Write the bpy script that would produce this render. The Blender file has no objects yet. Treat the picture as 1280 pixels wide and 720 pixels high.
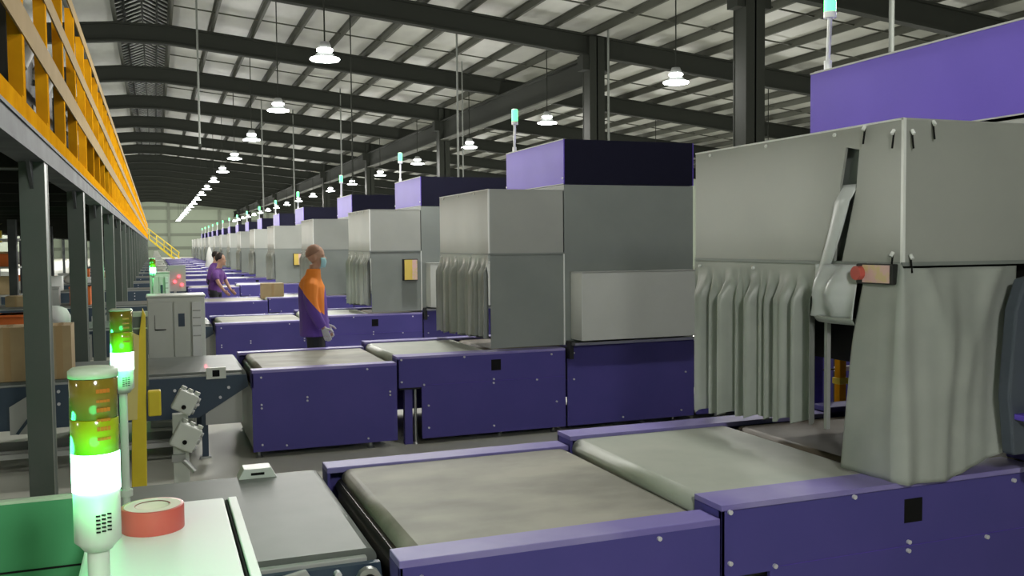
import bpy, math, random
from mathutils import Vector, Matrix
R = math.radians
random.seed(7)
C = bpy.context.scene
COL = C.collection

# ------------------------------------------------------------------ camera
yaw, pitch, roll, FPX = R(20.875), R(2.783), R(.556), 1166.8
fw = Vector((math.sin(yaw)*math.cos(pitch), math.cos(yaw)*math.cos(pitch), -math.sin(pitch)))
rt = Vector((math.cos(yaw), -math.sin(yaw), 0))
dn = fw.cross(rt)
r2 = rt*math.cos(roll) + dn*math.sin(roll)
d2 = -rt*math.sin(roll) + dn*math.cos(roll)
cam = bpy.data.cameras.new('camera')
cam.sensor_width = 36
cam.lens = 36*FPX/1280
cam.clip_start = .05
cam.clip_end = 400
camo = bpy.data.objects.new('camera', cam)
camo.matrix_world = Matrix(((r2.x, -d2.x, -fw.x, 0), (r2.y, -d2.y, -fw.y, 0), (r2.z, -d2.z, -fw.z, 1.8), (0, 0, 0, 1)))
COL.objects.link(camo)
C.camera = camo

# ------------------------------------------------------------------ light
LAMP_W = 520.0          # each high bay lamp
TOWER_W = .45          # green signal lamp near the camera
world = bpy.data.worlds.new('night')
C.world = world
world.use_nodes = True
bg = world.node_tree.nodes['Background']
bg.inputs[0].default_value = (.75, .85, .8, 1)
bg.inputs[1].default_value = .04
C.view_settings.view_transform = 'Standard'
C.view_settings.look = 'None'
C.view_settings.gamma = 1
C.view_settings.use_curve_mapping = False
C.view_settings.exposure = .3
try:
    C.cycles.use_denoising = True
    C.cycles.max_bounces = 6
    C.cycles.sample_clamp_indirect = 6
except Exception:
    pass


# ------------------------------------------------------------------ materials
def mat(name, col, rough=.5, metal=0., noise=None, bump=None, emit=None, spec=.5, alpha=None, stretch=(1, 1, 1)):
    m = bpy.data.materials.new(name)
    m.use_nodes = True
    nt = m.node_tree
    b = nt.nodes['Principled BSDF']
    b.inputs['Base Color'].default_value = (*col, 1)
    b.inputs['Roughness'].default_value = rough
    b.inputs['Metallic'].default_value = metal
    b.inputs['Specular IOR Level'].default_value = spec
    if emit:
        b.inputs['Emission Color'].default_value = (*emit[0], 1)
        b.inputs['Emission Strength'].default_value = emit[1]
    if noise or bump:
        tc = nt.nodes.new('ShaderNodeTexCoord')
        mp = nt.nodes.new('ShaderNodeMapping')
        mp.inputs['Scale'].default_value = stretch
        nt.links.new(tc.outputs['Object'], mp.inputs[0])
    if noise:
        col2, sc, lo, hi = noise
        n = nt.nodes.new('ShaderNodeTexNoise')
        n.inputs['Scale'].default_value = sc
        n.inputs['Detail'].default_value = 5
        nt.links.new(mp.outputs[0], n.inputs[0])
        r = nt.nodes.new('ShaderNodeValToRGB')
        r.color_ramp.elements[0].position = lo
        r.color_ramp.elements[0].color = (*col, 1)
        r.color_ramp.elements[1].position = hi
        r.color_ramp.elements[1].color = (*col2, 1)
        nt.links.new(n.outputs[0], r.inputs[0])
        nt.links.new(r.outputs[0], b.inputs['Base Color'])
    if bump:
        sc, st = bump
        n = nt.nodes.new('ShaderNodeTexNoise')
        n.inputs['Scale'].default_value = sc
        n.inputs['Detail'].default_value = 3
        nt.links.new(mp.outputs[0], n.inputs[0])
        bp = nt.nodes.new('ShaderNodeBump')
        bp.inputs['Strength'].default_value = st
        bp.inputs['Distance'].default_value = .02
        nt.links.new(n.outputs[0], bp.inputs['Height'])
        nt.links.new(bp.outputs[0], b.inputs['Normal'])
    if alpha is not None:
        b.inputs['Transmission Weight'].default_value = alpha
        b.inputs['IOR'].default_value = 1.2
    return m


M = dict(
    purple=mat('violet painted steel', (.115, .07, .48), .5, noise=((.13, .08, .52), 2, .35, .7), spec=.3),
    ledge=mat('pale violet ledge', (.20, .165, .47), .5, noise=((.32, .285, .56), 2.2, .35, .65), spec=.4),  # paler, patchy violet for the ledge tops
    purple_shaded=mat('violet steel with shade in colour', (.075, .065, .27), .5, noise=((.085, .07, .29), 3, .35, .7), spec=.3),  # same violet as the covers, with shade mixed into the colour
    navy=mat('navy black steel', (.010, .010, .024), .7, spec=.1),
    grey=mat('grey enclosure sheet', (.39, .405, .375), .5, noise=((.35, .365, .34), 2.5, .3, .75), bump=(1.2, .12)),
    conduit=mat('dull conduit', (.11, .12, .105), .6),
    greyl=mat('light grey cover sheet', (.58, .60, .56), .5, noise=((.53, .55, .51), 2.5, .3, .75)),
    greyd=mat('darker grey enclosure sheet', (.255, .28, .262), .5, noise=((.22, .245, .23), 2.5, .3, .75)),
    cloth=mat('grey pvc curtain', (.40, .425, .395), .36, noise=((.32, .345, .32), 4, .35, .7), bump=(3, .25)),
    clothl=mat('pale pvc flap', (.55, .58, .58), .35, bump=(4, .3)),
    beltb=mat('dusty conveyor belt', (.205, .20, .162), .6, noise=((.37, .355, .29), 2.6, .38, .62), stretch=(.7, 1, 1)),
    beltc=mat('greenish grey belt', (.33, .37, .31), .5, noise=((.48, .50, .43), 2.2, .3, .7)),
    belti=mat('grey infeed belt', (.125, .14, .128), .5, noise=((.15, .165, .15), 5, .3, .7)),
    black=mat('black rubber', (.012, .013, .012), .5),
    dark=mat('dark void paint', (.02, .022, .02), .7),
    steel=mat('brushed steel', (.45, .46, .45), .35, .8),
    bolt=mat('bolt head', (.75, .75, .78), .3, .3),
    teal=mat('dark teal side plate', (.035, .06, .095), .45),
    white=mat('white painted steel', (.66, .69, .63), .4, noise=((.60, .63, .57), 3, .3, .7)),
    whitem=mat('bright white paint', (.8, .82, .8), .4),
    lgrey=mat('light grey plate', (.42, .43, .41), .5),
    yellow=mat('yellow paint', (.80, .62, .03), .5, noise=((.7, .52, .02), 6, .3, .7)),
    orange=mat('orange yellow guardrail paint', (.80, .38, .012), .6, noise=((.66, .28, .01), 5, .3, .7), spec=0),
    rail=mat('dull tan rail paint', (.33, .215, .065), .8, noise=((.28, .18, .045), 4, .3, .7), spec=.2),  # tan, duller than the guardrail posts
    col=mat('dark grey column paint with green cast', (.08, .112, .09), .5, noise=((.10, .12, .105), 3, .3, .7)),  # green cast of the tower lights mixed into the column grey
    flange=mat('flange edge highlight', (.32, .33, .29), .5),
    fascia=mat('grey deck beam', (.06, .066, .072), .7, noise=((.12, .13, .135), 2.2, .4, .7), spec=.2),
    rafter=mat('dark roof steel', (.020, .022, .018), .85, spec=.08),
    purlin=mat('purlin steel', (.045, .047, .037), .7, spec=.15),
    roof=mat('roof insulation foil', (.31, .315, .285), .6, noise=((.25, .255, .23), 1.6, .3, .7), bump=(1.5, .5), stretch=(1, .4, 1)),
    floor=mat('pale concrete', (.50, .50, .43), .5, noise=((.60, .60, .52), .8, .3, .7)),
    wall=mat('pale green wall sheet', (.23, .27, .20), .6),
    wallb=mat('olive wall band', (.13, .15, .11), .6),
    card=mat('cardboard', (.47, .35, .19), .7, noise=((.40, .29, .155), 6, .3, .7)),
    tape=mat('parcel tape', (.42, .28, .13), .35),
    tapered=mat('red vinyl tape', (.55, .10, .08), .4),
    tapecore=mat('tape core', (.72, .66, .55), .6),
    skin=mat('skin', (.52, .30, .20), .55),
    hair=mat('dark hair', (.02, .015, .012), .7),
    buzz=mat('cropped brown hair', (.36, .205, .135), .7),
    mask=mat('pale blue face mask', (.35, .62, .66), .7),
    glove=mat('white glove', (.6, .6, .57), .7),
    trouser=mat('dark trousers', (.02, .022, .025), .8),
    shirt=mat('violet work shirt', (.13, .04, .24), .7),
    lamp=mat('lit lamp lens', (.9, .9, .9), .4, emit=((.95, 1, .98), 14)),
    lampcase=mat('lamp casing', (.25, .26, .25), .5),
    green=mat('lit green signal segment', (.5, 1, .7), .3, emit=((.45, 1, .72), 6)),
    greenf=mat('lit green signal lamp', (.1, 1, .3), .3, emit=((.09, 1, .24), 2.2)),
    yseg=mat('unlit yellow green segment', (.28, .36, .01), .15),
    rseg=mat('unlit olive red segment', (.17, .13, .015), .12),
    rglint=mat('painted red glints', (.42, .13, .02), .2),
    greenlit=mat('panel with green glow in colour', (.05, .27, .11), .6),  # tower light's green glow mixed into the board's grey green
    ypale=mat('pale yellow strip', (.75, .62, .22), .6),
    navyg=mat('dark slate cover', (.07, .085, .11), .5),
    tcap=mat('signal lamp cap', (.45, .58, .42), .4),
    tbody=mat('signal lamp body', (.55, .60, .53), .45),
    ink=mat('black print', (.01, .01, .01), .8, spec=.1),
    red=mat('red indicator', (.8, .05, .05), .3, emit=((1, .06, .08), 4)),
    pink=mat('pink printed label', (.75, .5, .47), .5, noise=((.7, .55, .3), 22, .45, .6)),
    yellowlab=mat('yellow label', (.75, .56, .12), .5),
    led=mat('screen glow', (.6, .6, 1), .4, emit=((.6, .65, 1), 2.2)),
    orangep=mat('orange crate', (.75, .17, .03), .6),
    sack=mat('white woven sack', (.6, .6, .58), .7, bump=(8, .5)),
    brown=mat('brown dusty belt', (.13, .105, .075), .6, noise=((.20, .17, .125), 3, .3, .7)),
)


# ------------------------------------------------------------------ helpers
class MB:
    """collects shapes into one mesh"""
    def __init__(self):
        self.v, self.f, self.m, self.s, self.mats = [], [], [], [], []

    def mi(self, m):
        if m not in self.mats:
            self.mats.append(m)
        return self.mats.index(m)

    def add(self, vs, fs, m, smooth=False):
        o = len(self.v)
        k = self.mi(m)
        self.v += [tuple(p) for p in vs]
        for f in fs:
            self.f.append([i+o for i in f])
            self.m.append(k)
            self.s.append(smooth)
        return self

    def box(self, x0, x1, y0, y1, z0, z1, m, rot=None):
        vs = [Vector((x, y, z)) for z in (z0, z1) for y in (y0, y1) for x in (x0, x1)]
        if rot:
            c = sum(vs, Vector())/8
            vs = [rot @ (p-c) + c for p in vs]
        return self.add(vs, [(0, 2, 3, 1), (4, 5, 7, 6), (0, 1, 5, 4), (2, 6, 7, 3), (0, 4, 6, 2), (1, 3, 7, 5)], m)

    def prism(self, pts, axis, a, b, m, smooth=False):
        """pts 2-d polygon; axis the extrusion axis"""
        n = len(pts)

        def mk(p, t):
            return {'Y': (p[0], t, p[1]), 'X': (t, p[0], p[1]), 'Z': (p[0], p[1], t)}[axis]
        vs = [mk(p, a) for p in pts] + [mk(p, b) for p in pts]
        fs = [tuple(range(n))[::-1], tuple(range(n, 2*n))]
        self.add(vs, fs, m)
        o = len(self.v)-2*n
        k = self.mi(m)
        for i in range(n):
            j = (i+1) % n
            self.f.append([o+i, o+j, o+n+j, o+n+i])
            self.m.append(k)
            self.s.append(smooth)
        return self

    def tube(self, p, q, r, m, r1=None, n=12, caps=True):
        p, q = Vector(p), Vector(q)
        r1 = r if r1 is None else r1
        d = (q-p).normalized()
        u = d.orthogonal().normalized()
        w = d.cross(u)
        vs = []
        for c, rr in ((p, r), (q, r1)):
            for i in range(n):
                a = 2*math.pi*i/n
                vs.append(c+(u*math.cos(a)+w*math.sin(a))*rr)
        self.add(vs, [(i, (i+1) % n, n+(i+1) % n, n+i) for i in range(n)], m, True)
        if caps:
            self.add(vs, [tuple(range(n))[::-1], tuple(range(n, 2*n))], m)
        return self

    def lathe(self, prof, m, c=(0, 0, 0), n=24):
        vs = []
        for r, z in prof:
            for i in range(n):
                a = 2*math.pi*i/n
                vs.append((c[0]+r*math.cos(a), c[1]+r*math.sin(a), c[2]+z))
        fs = []
        for k in range(len(prof)-1):
            for i in range(n):
                j = (i+1) % n
                fs.append((k*n+i, k*n+j, (k+1)*n+j, (k+1)*n+i))
        return self.add(vs, fs, m, True)

    def loft(self, rings, m, caps=True, smooth=True):
        n = len(rings[0])
        vs = [p for r in rings for p in r]
        fs = []
        for k in range(len(rings)-1):
            for i in range(n):
                j = (i+1) % n
                fs.append((k*n+i, k*n+j, (k+1)*n+j, (k+1)*n+i))
        if caps:
            fs += [tuple(range(n))[::-1], tuple((len(rings)-1)*n+i for i in range(n))]
        return self.add(vs, fs, m, smooth)

    def grid(self, fn, nu, nv, m, smooth=True):
        vs = [fn(i/nu, j/nv) for j in range(nv+1) for i in range(nu+1)]
        fs = [(j*(nu+1)+i, j*(nu+1)+i+1, (j+1)*(nu+1)+i+1, (j+1)*(nu+1)+i) for j in range(nv) for i in range(nu)]
        return self.add(vs, fs, m, smooth)

    def belt(self, x0, x1, y0, y1, ztop, r, m, n=8):
        """closed belt loop seen from the side"""
        pts = []
        for i in range(n+1):
            a = math.pi/2+math.pi*i/n
            pts.append((x0+r+r*math.cos(a), ztop-r+r*math.sin(a)))
        for i in range(n+1):
            a = -math.pi/2+math.pi*i/n
            pts.append((x1-r+r*math.cos(a), ztop-r+r*math.sin(a)))
        self.prism(pts, 'Y', y0, y1, m, True)
        self.s[-1] = False
        self.s[len(self.s)-1-(n+1)] = False
        return self

    def build(self, name, parent=None, bevel=None, solid=None, loc=None):
        me = bpy.data.meshes.new(name)
        me.from_pydata(self.v, [], self.f)
        for m in self.mats:
            me.materials.append(M[m])
        me.polygons.foreach_set('material_index', self.m)
        me.polygons.foreach_set('use_smooth', self.s)
        me.update()
        o = bpy.data.objects.new(name, me)
        COL.objects.link(o)
        if solid:
            s = o.modifiers.new('solid', 'SOLIDIFY')
            s.thickness = solid
            s.offset = 0
        if bevel:
            b = o.modifiers.new('edge', 'BEVEL')
            b.width = bevel
            b.segments = 2
            b.limit_method = 'ANGLE'
        if parent:
            o.parent = parent
        if loc:
            o.location = loc
        return o


def recentre(me_obj, c):
    """move a top-level mesh object's origin to c"""
    c = Vector(c)
    me_obj.data.transform(Matrix.Translation(-c))
    me_obj.location = c
    return me_obj


def tag(o, label=None, cat=None, group=None, kind=None):
    if label:
        o['label'] = label
    if cat:
        o['category'] = cat
    if group:
        o['group'] = group
    if kind:
        o['kind'] = kind
    return o


def thing(name, label, cat, loc=(0, 0, 0), group=None):
    o = bpy.data.objects.new(name, None)
    COL.objects.link(o)
    o.location = loc
    o.empty_display_size = .1
    return tag(o, label, cat, group)


KIDS = {}


def kids(o):
    return [c for c in COL.objects if c.parent == o]


def copy_tree(o, parent=None):
    c = o.copy()
    COL.objects.link(c)
    if parent:
        c.parent = parent
    for ch in kids(o):
        copy_tree(ch, c)
    return c


def struct(mb, name, label=None, **k):
    o = mb.build(name, **k)
    return tag(o, label, None, None, 'structure')


ORD = ['', 'first', 'second', 'third', 'fourth', 'fifth', 'sixth', 'seventh', 'eighth', 'ninth', 'tenth', 'eleventh',
       'twelfth', 'thirteenth', 'fourteenth', 'fifteenth', 'sixteenth', 'seventeenth', 'eighteenth', 'nineteenth', 'twentieth',
       'twenty-first']
S = 5.057


def off(i):
    return (i-1)*S + (.25*S if i >= 5 else 0)


NROW = 16

# ------------------------------------------------------------------ setting
X_L, X_R, Y_N, Y_F = -16., 34., -12., 165.
struct(MB().box(X_L, X_R, Y_N, Y_F, -.2, 0, 'floor'), 'floor')
ZR, SL = 9.25, .098            # rafter top at the ridge and roof slope


def rz(x):
    if x > .65:
        return ZR-(x-.65)*SL
    if x < -1.05:
        return ZR-(-1.05-x)*SL
    return ZR


b = MB()
for x0, x1 in ((.65, X_R), (X_L, -1.05)):
    za, zb_ = rz(x0)+.2, rz(x1)+.2
    b.prism([(x0, za), (x1, zb_), (x1, zb_+.06), (x0, za+.06)], 'Y', Y_N, Y_F, 'roof')
struct(b, 'ceiling')
b = MB()
b.box(X_L, X_R, Y_F, Y_F+.2, 0, 10.4, 'wall')
for z in (1.2, 3.4, 5.6, 7.8, 9.2):
    b.box(X_L, X_R, Y_F-.15, Y_F, z, z+.5, 'wallb')
for x in range(-14, 34, 8):
    b.box(x, x+.4, Y_F-.3, Y_F, 0, 9.6, 'wallb')
struct(b, 'wall_back')
struct(MB().box(X_L-.2, X_L, Y_N, Y_F, 0, 9.4, 'wall'), 'wall_left')
struct(MB().box(X_R, X_R+.2, Y_N, Y_F, 0, 9.4, 'wall'), 'wall_right')
struct(MB().box(X_L, X_R, Y_N-.2, Y_N, 0, 10.4, 'wall'), 'wall_front')

# rafters: deep dark beams across the hall
RAFT_Y = [10+8*k for k in range(0, 19)] + [2, -6]
proto = None
for i, y in enumerate(RAFT_Y):
    if proto is None:
        b = MB()
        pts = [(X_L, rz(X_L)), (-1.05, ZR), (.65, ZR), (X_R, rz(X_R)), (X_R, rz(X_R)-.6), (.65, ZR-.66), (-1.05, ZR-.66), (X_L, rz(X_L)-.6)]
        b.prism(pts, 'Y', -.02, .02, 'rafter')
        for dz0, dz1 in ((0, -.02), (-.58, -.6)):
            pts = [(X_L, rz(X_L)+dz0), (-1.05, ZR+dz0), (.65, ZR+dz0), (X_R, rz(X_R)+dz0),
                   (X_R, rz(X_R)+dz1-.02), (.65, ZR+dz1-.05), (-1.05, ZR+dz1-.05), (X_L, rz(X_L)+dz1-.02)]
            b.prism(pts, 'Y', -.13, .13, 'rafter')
        proto = b.build('roof_beam')
        o = proto
    else:
        o = proto.copy()
        COL.objects.link(o)
    o.location = (0, y, 0)
    tag(o, 'dark steel roof beam running across the hall under the roof sheets', None, 'roof beams', 'structure')

# purlins: long thin members along the hall
proto = None
px_list = [.65+1.33*k for k in range(0, 24)] + [-1.05-1.33*k for k in range(0, 11)]
for x in px_list:
    if proto is None:
        b = MB()
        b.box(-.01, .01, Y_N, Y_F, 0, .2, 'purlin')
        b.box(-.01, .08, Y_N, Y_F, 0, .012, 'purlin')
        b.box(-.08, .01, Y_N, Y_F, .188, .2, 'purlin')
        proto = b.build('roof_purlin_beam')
        o = proto
    else:
        o = proto.copy()
        COL.objects.link(o)
    o.location = (x, 0, rz(x)-.005)
    tag(o, 'thin steel purlin running the length of the hall', None, 'roof purlins', 'structure')
# sag bars between purlins
b = MB()
for y0 in RAFT_Y:
    for yy in (y0+2.7, y0+5.4):
        b.prism([(.65, rz(.65)+.05), (30, rz(30)+.05), (30, rz(30)+.09), (.65, rz(.65)+.09)], 'Y', yy-.02, yy+.02, 'purlin')
struct(b, 'trim_1')

# dark ridge monitor with lattice
b = MB()
b.box(-1.1, -1.03, Y_N, Y_F, ZR, ZR+.75, 'purlin')
b.box(.63, .7, Y_N, Y_F, ZR, ZR+.75, 'purlin')
b.box(-1.15, .75, Y_N, Y_F, ZR+.75, ZR+.8, 'rafter')
for k in range(int((Y_F-Y_N)/.55)):
    y = Y_N+.55*k
    b.tube((-.2, y, ZR+.5), (.65, y+.8, ZR+.3), .028, 'lgrey', n=4, caps=False)
    b.tube((-.2, y, ZR+.5), (-1.05, y+.8, ZR+.3), .028, 'lgrey', n=4, caps=False)
for x in (-.75, -.2, .25):
    b.box(x-.03, x+.03, Y_N, Y_F, ZR+.28, ZR+.34, 'rafter')
struct(b, 'trim_2')


# building columns and the longitudinal beam
def hcol(b, x, y, z0, z1, w, m, d=None):
    d = d or w
    b.box(x-w/2, x+w/2, y-d/2, y-d/2+.03, z0, z1, m)
    b.box(x-w/2, x+w/2, y+d/2-.03, y+d/2, z0, z1, m)
    b.box(x-.02, x+.02, y-d/2, y+d/2, z0, z1, m)


proto = None
for y in (18, 26, 42, 58, 74, 90, 106, 122, 138, 154):
    if proto is None:
        b = MB()
        hcol(b, 0, 0, 0, 8.0, .5, 'rafter', .5)
        b.box(-.24, .24, -.24, .24, 0, 8.0, 'rafter')
        b.box(-.45, .45, -.2, .2, 7.0, 7.45, 'rafter')
        b.box(-.35, .35, -.35, .35, 0, .03, 'rafter')
        proto = b.build('steel_column')
        o = proto
    else:
        o = proto.copy()
        COL.objects.link(o)
    o.location = (12.65, y, 0)
    tag(o, 'dark steel building column standing behind the enclosures', None, 'building columns', 'structure')
b = MB()
b.box(12.45, 12.85, 26, Y_F, 6.55, 6.6, 'purlin')
b.box(12.62, 12.68, 26, Y_F, 6.6, 7.4, 'rafter')
b.box(12.45, 12.85, 26, Y_F, 7.4, 7.45, 'rafter')
struct(b, 'trim_3')


# ------------------------------------------------------------------ high bay lamps
def make_lamp(rod=3.46, watt=LAMP_W):
    t = thing('high_bay_lamp', 'x', 'lamp')
    b = MB()
    b.lathe([(.0, .36), (.1, .36), (.13, .28), (.14, .24), (.14, .14), (.17, .12), (.22, .06), (.30, .0), (.31, -.02), (.29, -.02)], 'lampcase')
    b.build('housing', t)
    b = MB()
    b.lathe([(.135, .225), (.17, .215), (.17, .175), (.135, .165)], 'lamp')
    b.build('upper_ring', t)
    b = MB()
    b.lathe([(0, -.03), (.2, -.03), (.305, -.015), (.315, .0), (.30, .022)], 'lamp')
    b.build('lens', t)
    b = MB()
    b.tube((0, 0, .35), (0, 0, rod), .016, 'rafter', n=6)
    b.build('hanging_rod', t)
    L = bpy.data.lights.new('bulb', 'POINT')
    L.energy = watt
    L.color = (1, .985, .93)
    L.shadow_soft_size = .2
    lo = bpy.data.objects.new('bulb', L)
    COL.objects.link(lo)
    lo.parent = t
    lo.location = (0, 0, -.20)
    return t


for (x, ys, zz, rod, desc) in [
        (3.45, [4], 5.7, 3.46, 'overhead'),
        (3.45, [12]+[20+8*k for k in range(0, 18)], 5.7, 3.46, 'line over the conveyors'),
        (11.95, [20+8*k for k in range(0, 18)], 5.65, 2.69, 'line beyond the enclosures'),
        (13.0, [11.7], 6.2, 2.04, 'line beyond the enclosures'),
        (20.5, [12]+[20+8*k for k in range(0, 18)], 5.0, 2.5, 'far right line'),
        (-11.5, [0, 8]+[16+8*k for k in range(0, 18)], 5.2, 3.2, 'far left line'),
        (-4.2, [8]+[16+8*k for k in range(0, 18)], 5.7, 3.43, 'line over the mezzanine'),
        (.6, [-1.2], 3.4, 5.8, '')]:  # unseen lamp added to light the nearest fronts
    n = 0
    lp = None
    for y in ys:
        if lp is None:
            lp = make_lamp(rod, LAMP_W*(.45 if desc == '' else .36 if desc == 'overhead' else 1))
            o = lp
        else:
            o = copy_tree(lp)
        o.location = (x, y, zz)
        if desc == '':
            tag(o, 'added unseen low lamp on a long rod near the first conveyor row', 'lamp', 'high bay lamps')
        elif desc == 'overhead':
            tag(o, 'dimmer high bay lamp right above the nearest enclosure', 'lamp', 'high bay lamps')
        elif y >= 16:
            n += 1
            tag(o, 'round white high bay lamp, %s of the %s' % (ORD[n] if n < len(ORD) else 'last', desc), 'lamp', 'high bay lamps')
        else:
            tag(o, 'high bay lamp of the %s, %s before its first visible lamp' % (desc, 'two' if y < 4 else 'one'), 'lamp', 'high bay lamps')

# thin hanging conduits (pixel columns seen between the roof beams)
for (x, y, z0, z1_, r, d) in [(1.35, 30, 4.8, 9.1, .03, 'left of the first lamp'), (8.6, 27, 2.6, 8.3, .03, 'left of the column pair'),
                             (12.95, 25.6, 2.5, 7.9, .035, 'beside the building column'), (13.1, 14.1, 3.6, 8.0, .05, 'right of the nearest building column'),
                             (5.4, 27, 3.2, 8.6, .018, 'behind the first lamp'), (7.9, 42, 3.0, 8.4, .03, 'far behind the third enclosure'),
                             (6.9, 50, 3.0, 8.4, .03, 'far behind the fourth enclosure'), (10.7, 33, 3.0, 8.1, .025, 'between the two building columns'),
                             (9.4, 50, 3, 8.2, .03, 'far in front of the longitudinal beam'), (5.1, 48, 3, 8.6, .03, 'far behind the fifth enclosure')]:
    z1 = rz(x)+.2
    b = MB().tube((0, 0, z0), (0, 0, z1), r, 'conduit' if r > .02 else 'rafter', n=8)
    b.tube((0, 0, z0), (0, 0, z0+.08), r*1.8, 'rafter', n=8)
    o = b.build('hanging_conduit', loc=(x, y, 0))
    tag(o, 'thin vertical conduit hanging from the roof %s' % d, 'pipe', 'hanging conduits')


# ------------------------------------------------------------------ conveyor rows
def make_infeed(eye=True):
    t = thing('infeed_conveyor', 'x', 'conveyor')
    X0 = -3.4
    b = MB().belt(X0, .70, 3.2, 4.42, .735, .035, 'belti')
    b.build('belt', t)
    b = MB()
    b.box(X0, .66, 3.17, 3.2, .64, .715, 'lgrey')
    b.box(X0, .66, 4.42, 4.45, .64, .725, 'lgrey')
    b.build('edge_rail', t, bevel=.004)
    b = MB()
    for y0, y1 in ((3.14, 3.17), (4.45, 4.48)):
        b.prism([(X0, .70), (.70, .70), (.71, .6), (.36, .39), (.30, .36), (-.1, .36), (X0, .36)], 'Y', y0, y1, 'teal')
    for x, z in ((.55, .60), (.30, .47), (.12, .60), (-.5, .65), (-.5, .58), (-.5, .5), (-.75, .65), (-.75, .55), (.48, .52), (.2, .39)):
        b.tube((x, 3.14, z), (x, 3.128, z), .013, 'bolt', n=8)
    b.build('side_plate', t)
    MB().prism([(.36, .385), (.66, .57), (.66, .29), (.36, .29)], 'Y', 3.15, 3.16, 'lgrey').build('side_guard', t)
    b = MB()
    b.prism([(-1.1, .33), (-1.1, .55), (-.92, .66), (-.8, .66), (-.8, .33)], 'Y', 3.12, 3.13, 'lgrey')
    b.prism([(-1.06, .34), (-.84, .64), (-.82, .62), (-1.04, .33)], 'Y', 3.11, 3.12, 'teal')
    b.build('brace_plate', t)
    for x in (-3.2, -1.7, .33):
        for y in (3.2, 4.36):
            MB().box(x, x+.05, y, y+.05, 0, .4, 'teal').box(x-.02, x+.07, y-.02, y+.07, 0, .015, 'steel').build('leg', t)
    b = MB()
    b.box(-3.2, .3, 3.2, 3.24, .12, .16, 'lgrey')
    b.box(-3.2, .3, 3.5, 3.9, .1, .13, 'lgrey')
    b.build('stretcher', t)
    # photo eye bracket on the front rail
    if not eye:
        return t
    b = MB()
    b.box(.37, .53, 3.12, 3.15, .68, .775, 'white')
    b.box(.42, .478, 3.114, 3.12, .70, .755, 'ink')
    b.build('sensor_bracket', t, bevel=.006)
    return t


def make_weigh():
    t = thing('weighing_conveyor', 'x', 'conveyor')
    MB().belt(.79, 1.955, 3.125, 4.345, .742, .045, 'beltb').build('belt', t)
    b = MB()
    b.tube((.80, 3.1, .66), (.80, 4.36, .66), .038, 'black')
    b.box(.775, .785, 3.1, 4.36, .45, .69, 'black')
    b.build('end_roller', t)
    for nm, y0, y1, fy in (('front_panel', 2.97, 3.11, 2.97), ('rear_panel', 4.355, 4.495, 4.475)):
        b = MB()
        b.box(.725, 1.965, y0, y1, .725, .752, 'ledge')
        b.box(.725, 1.965, fy, fy+.02, .06, .73, 'purple_shaded')
        b.box(.725, .74, y0, y1, .6, .73, 'purple_shaded')
        yy = 2.97 if y0 < 3 else 4.495
        s = -1 if y0 < 3 else 1
        for x, z in ((.80, .69), (1.18, .47), (1.18, .50), (1.70, .71), (.80, .43), (.80, .46), (1.90, .50), (1.90, .47), (1.0, .10), (1.7, .10), (.80, .12)):
            b.tube((x, yy, z), (x, yy+s*.012, z), .009, 'bolt', n=8)
        b.build(nm, t, bevel=.004)
    b = MB().box(.73, .75, 3.0, 4.47, .08, .58, 'lgrey')  # violet end made light grey to carry light off the floor
    tag(b.build('end_plate', t), 'end plate coloured pale for reflected light')
    for x in (.78, 1.74):
        for y in (3.05, 4.4):
            b = MB()
            b.tube((x, y, .02), (x, y, .2), .014, 'steel', n=8)
            b.tube((x, y, 0), (x, y, .02), .035, 'steel', r1=.02, n=10)
            b.build('foot', t)
    return t


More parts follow.
